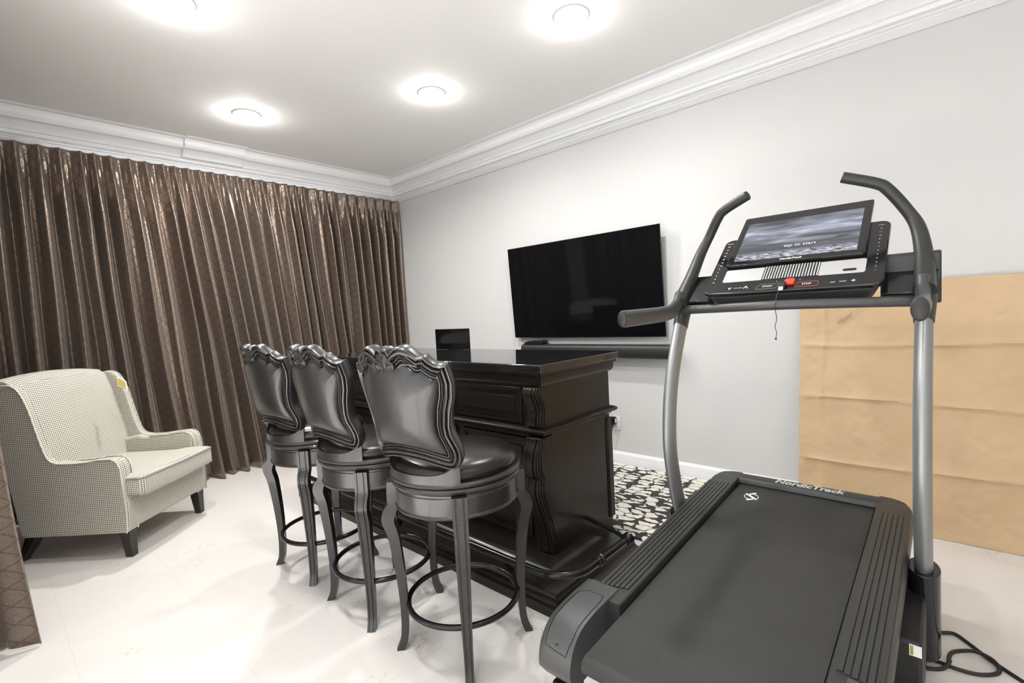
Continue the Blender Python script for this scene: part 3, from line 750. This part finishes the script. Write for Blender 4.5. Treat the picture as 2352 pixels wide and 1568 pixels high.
# ------------------------------------------------------------------ armchair
ch = thing('wing_armchair', 'wing armchair in black and cream houndstooth fabric with dark tapered legs', 'armchair', (4.175, -.58, 0), math.radians(132.2))
def sideprof(dz=0):
    return crom([(.315, .165, 0), (.318, .30, 0), (.312, .50, 0), (.300, .585, 0), (.262, .618, 0), (.18, .618, 0), (.06, .606, 0), (-.06, .610, 0), (-.115, .64, 0), (-.145, .72, 0), (-.175, .84, 0),
                 (-.205, .96, 0), (-.25, 1.06, 0), (-.31, 1.095, 0), (-.40, 1.085, 0), (-.455, 1.06, 0)], 4)
def side(sg):
    full = [(p.x, p.y) for p in sideprof()]
    back = [(-.44, .95), (-.38, .55), (-.325, .165)]
    o = MB().prism(full+back, 'x', sg*.334, sg*.382).build('wing_panel', 'check', ch, uvbox=True, bevel=.012, seg=3)
    arm = [(y, z) for y, z in full if z < .63 and y > -.10] + [(-.20, .60), (-.25, .40), (-.25, .165)]
    arm = [(y-.004, z-.004) for y, z in arm]
    a_ = MB().prism(arm, 'x', sg*.285, sg*.345).build('armrest', 'check', ch, uvbox=True, bevel=.014, seg=3)
    MB().tube([(sg*.381, y, z) for y, z in full], .0045, 8).build('piping', 'check', o, uvbox=True)
    MB().tube([(sg*.290, y-.002, z-.001) for y, z in full if z < .62 and y > -.02], .0045, 8).build('piping', 'check', a_, uvbox=True)
side(1); side(-1)
# back rest
m = MB(); rings = []
for z, yf, yb_ in ((.40, -.16, -.355), (.55, -.185, -.385), (.70, -.215, -.415), (.85, -.25, -.44), (1.0, -.29, -.465), (1.08, -.325, -.475), (1.115, -.37, -.47), (1.12, -.41, -.45)):
    rr = []
    xw = .335
    for k in range(13):
        u = -1+2*k/12; rr.append((u*xw, yf+.018*(1-u*u)*1.0, z+(.028*(1-u*u) if z > 1.0 else 0)))
    for k in range(12, -1, -1):
        u = -1+2*k/12; rr.append((u*xw, yb_, z+(.028*(1-u*u) if z > 1.0 else 0)))
    rings.append(rr)
m.loft(rings); m.build('backrest', 'check', ch, uvbox=True, ang=60)
MB().prism([(-.325, .165), (-.34, .45), (-.30, .45), (-.29, .165)], 'x', -.375, .375).build('back_panel', 'check', ch, uvbox=True, bevel=.01)
# front rail and seat deck
MB().prism([(.30, .165), (.322, .20), (.325, .35), (.315, .372), (-.29, .372), (-.29, .165)], 'x', -.372, .372).build('seat_base', 'check', ch, uvbox=True, bevel=.014, seg=3)
# T-shaped loose cushion
out = [(-.27, -.20), (.27, -.20), (.283, .28), (.283, .30), (.350, .315), (.352, .395), (.32, .415), (0, .425), (-.32, .415), (-.352, .395), (-.350, .315), (-.283, .30), (-.283, .28)]
m = MB()
def cr(k, z): return [(x*k[0], .1+(y-.1)*k[1], z+(0.012 if (abs(x) < .1) and z > .44 else 0)) for x, y in out]
rg_ = [cr((.965, .965), .376), cr((.995, .995), .385), cr((1, 1), .40), cr((1, 1), .47), cr((.992, .992), .486), cr((.96, .96), .497), cr((.85, .85), .508), cr((.5, .5), .518)]
m.loft(rg_)
cu = m.build('seat_cushion', 'check', ch, uvbox=True, ang=60)
for z in (.388, .486): MB().tube([(x*.996, .1+(y-.1)*.996, z) for x, y in out], .005, 8, loop=True).build('piping', 'piping', cu)
for sx in (-1, 1):
    # front legs taper straight, rear legs kick back
    m = MB(); m.loft([[(sx*.325+a*k, .275+b*k+dy, z) for a, b in ((-1, -1), (1, -1), (1, 1), (-1, 1))] for z, k, dy in ((.0005, .022, .012), (.10, .028, .004), (.17, .033, 0))]).build('leg', 'legwood', ch, bevel=.003)
    m = MB(); m.loft([[(sx*.315+a*k, -.30+b*k+dy, z) for a, b in ((-1, -1), (1, -1), (1, 1), (-1, 1))] for z, k, dy in ((.0005, .020, -.095), (.04, .024, -.075), (.09, .029, -.04), (.17, .034, 0))]).build('leg', 'legwood', ch, bevel=.003)
# yellow tag hooked on the far wing
tg = thing('price_tag', 'yellow card tag with white border hooked over the armchair wing', 'tag', (4.33, -.655, 1.055), math.radians(132.2))
m = MB(); m.loft([[(.004*q, -.03+.06*i/8, .008-.035*(i/8)**2+zz) for q, zz in ((-1, .0), (1, .0), (1, -.065), (-1, -.065))] for i in range(9)])
m.build('card', 'white', tg)
m = MB(); m.loft([[(q, -.022+.044*i/8, .004-.035*((i+.9)/9.8)**2+zz) for q, zz in ((.0045, -.006), (.0052, -.006), (.0052, -.052), (.0045, -.052))] for i in range(9)])
m.build('printed_face', 'yellow', tg)

# ------------------------------------------------------------------ treadmill
CX = .515
TO = (CX, -1.9, 0)
tm = thing('treadmill', 'large black treadmill with silver uprights, touchscreen console and raised deck', 'treadmill', TO)
def tb_(m, name, mt='plastic', parent=None, **k): return m.build(name, mt, parent or tm, org=TO, **k)
SL = .0585
def zb(y): return .365+(-1.19-y)*SL      # belt surface height
# belt with rolled near end
yn, yf_ = -1.12, -2.60
pr = [(yf_, zb(yf_)), (yn, zb(yn))]
arc = [(yn+.028*math.sin(a), zb(yn)-.028+.028*math.cos(a)) for a in [PI*k/12 for k in range(1, 12)]]
low = [(yn, zb(yn)-.056), (yf_, zb(yf_)-.056)]
tb_(MB().prism(pr+arc+low, 'x', CX-.275, CX+.275), 'running_belt', 'belt', ang=40)
# side rails
def rail_sec(h0, h1, top, drop, rnd=.02):
    return [(h0, -drop), (h0, top-.004), (h0+.004, top), (h1-rnd, top), (h1-rnd*.3, top-rnd*.3), (h1, top-rnd), (h1, -drop*.6), (h1-.02, -drop)]
for sg in (1, -1):
    sec = rail_sec(.283, .405, .028, .10)
    P = lambda y, kx=1.0: [(CX+sg*a, y, zb(y)+z) for a, z in sec]
    ys = [-1.33, -1.9, -2.50]
    rr = [P(y) for y in ys]
    for k in range(1, 7):
        a = PI/2*k/6; y = -2.50-.115*math.sin(a); sh = .10*(1-math.cos(a))
        rr.append([(CX+sg*(min(x, .405-sh)), y, zb(y)+z) for x, z in sec])
    tb_(MB().loft(rr), 'side_rail', 'plastic', ang=40)
    # ribbed foot tread
    for i in range(6):
        h = .298+i*.0165; ya = -1.415+i*.004; ye = -2.44
        tb_(MB().loft([[(CX+sg*(h+q), y, zb(y)+.0275+dz) for q, dz in ((0, 0), (.001, .005), (.0135, .005), (.0145, 0))] for y in (ya, (ya+ye)/2, ye)]), 'tread_rib', 'plastic', ang=30)
    # rear end cap curving down over the roller
    top = [(-1.40, zb(-1.40)+.031), (-1.31, zb(-1.31)+.033), (-1.23, zb(-1.23)+.031), (-1.17, zb(-1.17)+.020), (-1.128, zb(-1.13)-.012), (-1.108, zb(-1.11)-.05), (-1.103, .265), (-1.118, .236), (-1.16, .222), (-1.36, .235), (-1.40, .25)]
    cp = crom([(y, z, 0) for y, z in top[:8]], 4); cp = [(p.x, p.y) for p in cp]+top[8:]
    m = MB()
    def cap(h, k): return [(CX+sg*(h), y, z) for y, z in ([(yy-(.012 if yy > -1.3 else 0)*k, zz-.012*k if zz > .25 else zz) for yy, zz in cp])]
    m.loft([cap(.325, 0), cap(.425, 0), cap(.447, .35), cap(.455, 1)])
    e = tb_(m, 'rear_end_cap', 'plasticgrey', ang=45)
    # inset line and screw of the adjustment cover
    q = [(-1.335, .345), (-1.335, .405), (-1.31, .43), (-1.17, .432), (-1.115, .425), (-1.112, .345), (-1.14, .338), (-1.30, .338)]
    zt = lambda y: next((z0+(z1-z0)*(y-y0)/(y1-y0+1e-9) for (y0, z0), (y1, z1) in zip(cp, cp[1:]) if y0 <= y <= y1), cp[0][1])
    dense = []
    for i in range(len(q)):
        a, b = q[i], q[(i+1) % len(q)]
        for k in range(8): dense.append((a[0]+(b[0]-a[0])*k/8, a[1]+(b[1]-a[1])*k/8))
    MB().tube([(CX+sg*h, y, zt(y)+.0004) for y, h in dense], .0014, 5, loop=True).build('cover_seam', 'slot', e, org=TO)
    MB().lathe([(0, .002), (.004, .002), (.005, 0)], (CX+sg*.385, -1.122, zt(-1.122)), 12).build('screw', 'steel', e, org=TO)
    # rear foot
    tb_(MB().loft([[(CX+sg*(.385+a), -1.165+b+dy, z) for a, b in ((-.035, -.05), (.035, -.05), (.035, .03), (-.035, .03))] for z, dy in ((.001, .05), (.10, .03), (.20, 0))]), 'rear_foot', 'gloss', bevel=.004)
# front hood with the maker's name
hy0, hy1 = -2.535, -2.615
tb_(MB().loft([[(x, -2.535, zb(-2.535)+.004), (x, -2.538, zb(-2.54)+.020), (x, -2.548, zb(-2.55)+.028), (x, -2.60, zb(-2.6)+.029), (x, -2.615, zb(-2.6)+.012), (x, -2.615, zb(-2.6)-.11), (x, -2.60, zb(-2.6)-.11), (x, -2.595, zb(-2.6)-.0)] for x in (CX-.30, CX+.30)]), 'front_hood', 'plastic', ang=40)
HM = frame((.497, -2.575, zb(-2.575)+.0292), (-1, 0, 0), (0, -1, SL))
text('lettering', 'NordicTrack', .058, HM, 'whitedim', tm, org=TO, bold=.0016, shear=.15, sx=.92)
# belt emblem
BM_ = frame((.70, -2.405, zb(-2.405)+.0008), (-1, 0, 0), (0, -1, SL))
m = MB()
def lg(pts, r): m.tube([BM_ @ Vector((x, y, .0004)) for x, y in pts], r, 4)
R_ = .030
lg([(R_*math.cos(a), R_*math.sin(a)) for a in [2*PI*k/40 for k in range(41)]], .0016)
sN = crom([(.010, .046, 0), (-.008, .030, 0), (-.008, .012, 0), (.006, -.002, 0), (.022, -.014, 0), (.028, -.022, 0)], 5)
lg([(p.x, p.y) for p in sN], .0030); lg([(-p.x, -p.y) for p in sN], .0030)
m.build('belt_emblem', 'white', tm, org=TO)
# black steel base frame on the floor
m = MB()
for sg in (1, -1):
    m.box(CX+sg*.36, CX+sg*.455, -2.62, -1.62, .02, .085)
m.box(CX-.45, CX+.45, -1.70, -1.62, .02, .08); m.box(CX-.45, CX+.45, -2.62, -2.54, .02, .085)
tb_(m, 'base_frame', 'gloss', bevel=.006)
m = MB()
for sg in (1, -1):
    for y in (-1.66, -2.58): m.lathe([(0, 0), (.03, 0), (.03, .02), (0, .02)], (CX+sg*.40, y, .0005), 16)
tb_(m, 'levelling_feet', 'rubber')
tb_(MB().box(CX-.36, CX+.36, -2.52, -1.95, .09, zb(-1.95)-.12), 'motor_housing', 'gloss', bevel=.015, seg=3)
tb_(MB().box(CX-.455, CX-.365, -2.34, -1.84, .085, .30), 'lift_bracket', 'rubber', bevel=.01)
tb_(MB().box(CX+.365, CX+.40, -2.34, -2.0, .085, .30), 'lift_bracket', 'rubber', bevel=.01)
# warning sticker (black body, white panel) on the right foot cover
wl = MB().box(.045, .075, -2.0945, -2.0935, .155, .195); 
# uprights: silver oval posts in a shallow bow, black sleeves
for sg in (1, -1):
    px = CX+sg*.4465
    path = crom([(px, -2.215, .37), (px, -2.170, .46), (px, -2.128, .60), (px, -2.108, .73), (px, -2.118, .88), (px, -2.150, 1.01), (px, -2.205, 1.14), (px, -2.275, 1.27), (px, -2.30, 1.33)], 5)
    if sg < 0: pass
    tb_(MB().tube(path, .0265, 20, r2=.046, upv=(0, 1, 0)), 'upright', 'silver', ang=60)
    slv = crom([(px, -2.245, .05), (px, -2.235, .15), (px, -2.215, .30), (px, -2.204, .385)], 4)
    tb_(MB().tube(slv, .047, 20, r2=.066, upv=(0, 1, 0)), 'upright_sleeve', 'gloss', bevel=.004)
    # lower grip: oval end cap towards the runner, bending up into the post
    g = crom([(CX-.008+sg*.448, -1.705, 1.322), (CX-.008+sg*.447, -1.85, 1.324), (CX-.008+sg*.445, -2.05, 1.328), (CX-.004+sg*.443, -2.16, 1.338), (CX-.004+sg*.442, -2.225, 1.372), (CX-.004+sg*.441, -2.255, 1.42)], 5)
    gp = tb_(MB().tube(g, .0215, 20, r2=[.034]*6+[.034-.001*max(0, i-12) for i in range(len(g)-6)], upv=(0, 0, 1)), 'lower_grip', 'plasticgrey', bevel=.003)
    MB().tube([(CX-.008+sg*.448, -1.705, 1.322), (CX-.008+sg*.448, -1.700, 1.322), (CX-.008+sg*.448, -1.696, 1.322)], [.0205, .020, .014], 20, r2=[.033, .032, .026], upv=(0, 0, 1)).build('end_plug', 'rubber', gp, org=TO)
    # tall push handle
    hc = CX-.008
    h = crom([(hc+sg*.441, -2.24, 1.375), (hc+sg*.437, -2.37, 1.49), (hc+sg*.418, -2.455, 1.61), (hc+sg*.382, -2.475, 1.69), (hc+sg*.327, -2.452, 1.775), (hc+sg*.290, -2.44, 1.806), (hc+sg*.183, -2.42, 1.850)], 6)
    nn_ = len(h); ra = [.034-.012*min(1, i/(nn_*.45)) for i in range(nn_)]
    hd = tb_(MB().tube(h, ra, 18), 'push_handle', 'plastic', bevel=0)
    MB().tube([h[-1], h[-1]+(h[-1]-h[-2])*.25], [.0225, .020], 18).build('end_plug', 'rubber', hd, org=TO)
    MB().tube([(px, -2.27, 1.26), (px, -2.30, 1.33), (hc+sg*.441, -2.33, 1.40), (hc+sg*.437, -2.40, 1.50)], [.03, .036, .036, .026], 18, r2=[.046, .052, .048, .03], upv=(0, 1, 0)).build('handle_joint', 'plastic', hd, org=TO)
# crossbar bowed towards the runner
cb = crom([(CX+.42, -2.262, 1.338), (CX+.25, -2.21, 1.341), (CX, -2.165, 1.344), (CX-.25, -2.21, 1.340), (CX-.42, -2.262, 1.335)], 8)
tb_(MB().tube(cb, .0195, 18), 'crossbar', 'plasticgrey')
# console ---------------------------------------------------------------
ex, ev, en = Vector((-1, 0, 0)), Vector((0, -.797, .604)), Vector((0, .604, .797))
CO = Vector((.505, -2.2, 1.405))
CM = frame(CO, ex, ev)      # local x right, y up the panel, z out of it
def rrect(u0, u1, v0, v1, r, k=6):
    P = []
    for cx, cy, a0 in ((u1-r, v1-r, 0), (u0+r, v1-r, 90), (u0+r, v0+r, 180), (u1-r, v0+r, 270)):
        for i in range(k+1):
            a = math.radians(a0+90*i/k); P.append((cx+r*math.cos(a), cy+r*math.sin(a)))
    return P
con = tb_(MB().prism(rrect(-.322, .328, 0, .440, .035), 'z', -.022, 0, CM), 'console', 'gloss', bevel=.004)
m = MB(); a = rrect(-.315, .32, .004, .40, .035); b = rrect(-.285, .29, .012, .36, .035)
m.loft([[CM @ Vector((x, y, -.022)) for x, y in a], [CM @ Vector((x, y, -.085)) for x, y in b]])
m.build('console_underside', 'plastic', con, org=TO, bevel=.004)
# side trays
for a in (MB().box(.315, .475, .02, .16, -.075, -.062, CM), MB().box(-.42, -.315, .02, .22, -.060, -.050, CM)): a.build('accessory_tray', 'gloss', con, org=TO, bevel=.003)
MB().prism([(-2.36, 1.325), (-2.36, 1.50), (-2.37, 1.515), (-2.405, 1.52), (-2.42, 1.51), (-2.42, 1.325)], 'x', .022, .20).build('tray_back', 'plastic', con, org=TO, bevel=.005)
MB().prism([(-2.36, 1.335), (-2.36, 1.45), (-2.37, 1.46), (-2.42, 1.46), (-2.42, 1.335)], 'x', .83, .935).build('tray_back', 'plasticgrey', con, org=TO, bevel=.005)
MB().box(.82, .93, -2.36, -2.26, 1.352, 1.360).build('tray_floor', 'silverpanel', con, org=TO, bevel=.002)
# display
ds = MB().prism(rrect(-.262, .262, .185, .600, .010, 4), 'z', .002, .018, CM).build('display_bezel', 'gloss', con, org=TO, bevel=.002)
m = MB(); bm = m.bm; uvl = bm.loops.layers.uv.verify()
v = [bm.verts.new(CM @ Vector(p)) for p in ((-.232, .215, .0186), (.232, .215, .0186), (.232, .535, .0186), (-.232, .535, .0186))]
v2 = [bm.verts.new(CM @ Vector(p)) for p in ((-.232, .215, .0176), (.232, .215, .0176), (.232, .535, .0176), (-.232, .535, .0176))]
f = bm.faces.new(v)
for l, q in zip(f.loops, ((0, 0), (1, 0), (1, 1), (0, 1))): l[uvl].uv = q
bm.faces.new(v2[::-1])
for i in range(4): bm.faces.new((v[i], v2[i], v2[(i+1) % 4], v[(i+1) % 4]))
m.build('display_image', 'screen', ds, org=TO, smooth=False)
MT['glowtext'] = mat('display_text', (.3, .3, .3), .5, emit=(.8, .8, .85), estr=.45)
def ct(body, u, v, size, m, parent, h=.0004, **k): return text('lettering', body, size, frame(CM @ Vector((u, v, h)), ex, ev), m, parent, org=TO, ext=.0002, **k)
ct('tap to start', .02, .302, .027, 'glowtext', ds, h=.0190)
ct('NordicTrack', .0, .200, .016, 'white', ds, h=.0184, bold=.0004, shear=.15)
# silver speaker panel with centre vent
MB().prism(rrect(-.255, .268, .080, .172, .010, 4), 'z', -.001, .0015, CM).build('speaker_panel', 'silverpanel', con, org=TO, bevel=.0008)
vt = MB().box(-.094, .115, .079, .173, .001, .0022, CM).build('vent', 'slot', con, org=TO)
m = MB()
for i in range(20):
    u = -.089+i*.0104; m.box(u, u+.0048, .080, .172, .0018, .0045, CM)
m.build('vent_slats', 'silverpanel', vt, org=TO, bevel=.0006)
MB().prism(rrect(.195, .240, .095, .110, .007, 4), 'z', .001, .0025, CM).build('badge', 'slot', con, org=TO)
# key pad markings
def outline(u0, u1, v0, v1, m_, name, sk=.012):
    P = rrect(u0, u1, v0, v1, .009, 4); P = [(x+sk*(y-v0)/(v1-v0)-sk/2, y) for x, y in P]
    MB().tube([CM @ Vector((x, y, .0004)) for x, y in P], .0009, 4, loop=True).build(name, m_, con, org=TO)
outline(-.100, -.022, .014, .046, 'greenline', 'start_key'); ct('START', -.060, .031, .0135, 'white', con)
outline(.042, .122, .014, .046, 'redline', 'stop_key', 0); ct('STOP', .082, .031, .0135, 'white', con)
ct('v', -.212, .034, .03, 'white', con, sx=1.2); ct('^', -.146, .028, .04, 'white', con, sx=1.2); ct('INCLINE', -.178, .033, .009, 'whitedim', con)
ct('–', .170, .030, .03, 'white', con); ct('+', .236, .030, .03, 'white', con); ct('SPEED', .203, .030, .009, 'whitedim', con)
ct('>', -.03, .062, .009, 'white', con); ct('II', .0, .062, .007, 'white', con); ct('<', .055, .062, .009, 'white', con)
lab = ['INCLINE', '40', '35', '30', '25', '20', '15', '10', '5', '3', '0', '-3', '-6']; lab2 = ['SPEED', '12', '11', '10', '9', '8', '7', '6', '5', '4', '3', '2', '1']
for i in range(13):
    vv = .405-i*.0265
    ct(lab[i], -.296, vv, .010 if i else .0075, 'white', con); ct(lab2[i], .298, vv, .010 if i else .0075, 'whitedim', con)
# safety key with clip and cord
sk = MB().prism(rrect(.005, .040, .028, .060, .008, 4), 'z', .0, .014, CM).build('safety_key', 'red', con, org=TO, bevel=.003)
MB().box(-.014, .012, -.008, .032, .004, .020, CM).build('key_clip', 'rubber', sk, org=TO, bevel=.003)
MB().box(-.008, .008, -.020, -.004, .012, .020, CM).build('clip_tip', 'outlet', sk, org=TO, bevel=.001)
p0 = CM @ Vector((-.002, -.004, .018))
cd = crom([p0, (.515, -2.165, 1.385), (.515, -2.137, 1.355), (.516, -2.136, 1.33), (.512, -2.14, 1.29), (.519, -2.142, 1.26), (.514, -2.142, 1.235), (.517, -2.142, 1.212)], 5)
MB().tube(cd, .0014, 6).tube([(.517, -2.142, 1.214), (.517, -2.142, 1.210), (.517, -2.142, 1.206)], [.002, .0045, .002], 8).build('key_cord', 'rubber', sk, org=TO)
# shield decal on the right sleeve: white caution sticker
MB().box(.062, .092, -1.8405, -1.8385, .258, .293).build('sticker', 'white', tm, org=TO)
m = MB().box(.082, .090, -1.8386, -1.8380, .261, .290); m.build('sticker_symbol', mat('olive_print', (.35, .33, .06), .5), tm, org=TO)
wl.bm.free()

# power cord looping on the tiles
cp_ = [(.12, -2.38, .05), (.085, -2.43, .010), (.03, -2.475, .0075), (-.015, -2.50, .0075), (-.06, -2.455, .0075), (-.115, -2.39, .0075), (-.19, -2.32, .0075), (-.32, -2.22, .0075), (-.55, -2.1, .0075)]
tb_(MB().tube(crom(cp_, 8), .0065, 10), 'power_cord', 'rubber')
cp2 = [(.10, -2.30, .05), (.055, -2.28, .0075), (.02, -2.27, .0075), (-.03, -2.265, .0075), (-.085, -2.28, .0075), (-.13, -2.33, .0075), (-.12, -2.37, .0205), (-.075, -2.395, .0205), (-.03, -2.39, .0075), (-.005, -2.355, .0075), (.002, -2.31, .0075), (.0, -2.272, .0215), (.02, -2.235, .0075), (.07, -2.20, .0075), (.12, -2.18, .0075)]
tb_(MB().tube(crom(cp2, 8), .0065, 10), 'power_cord', 'rubber')
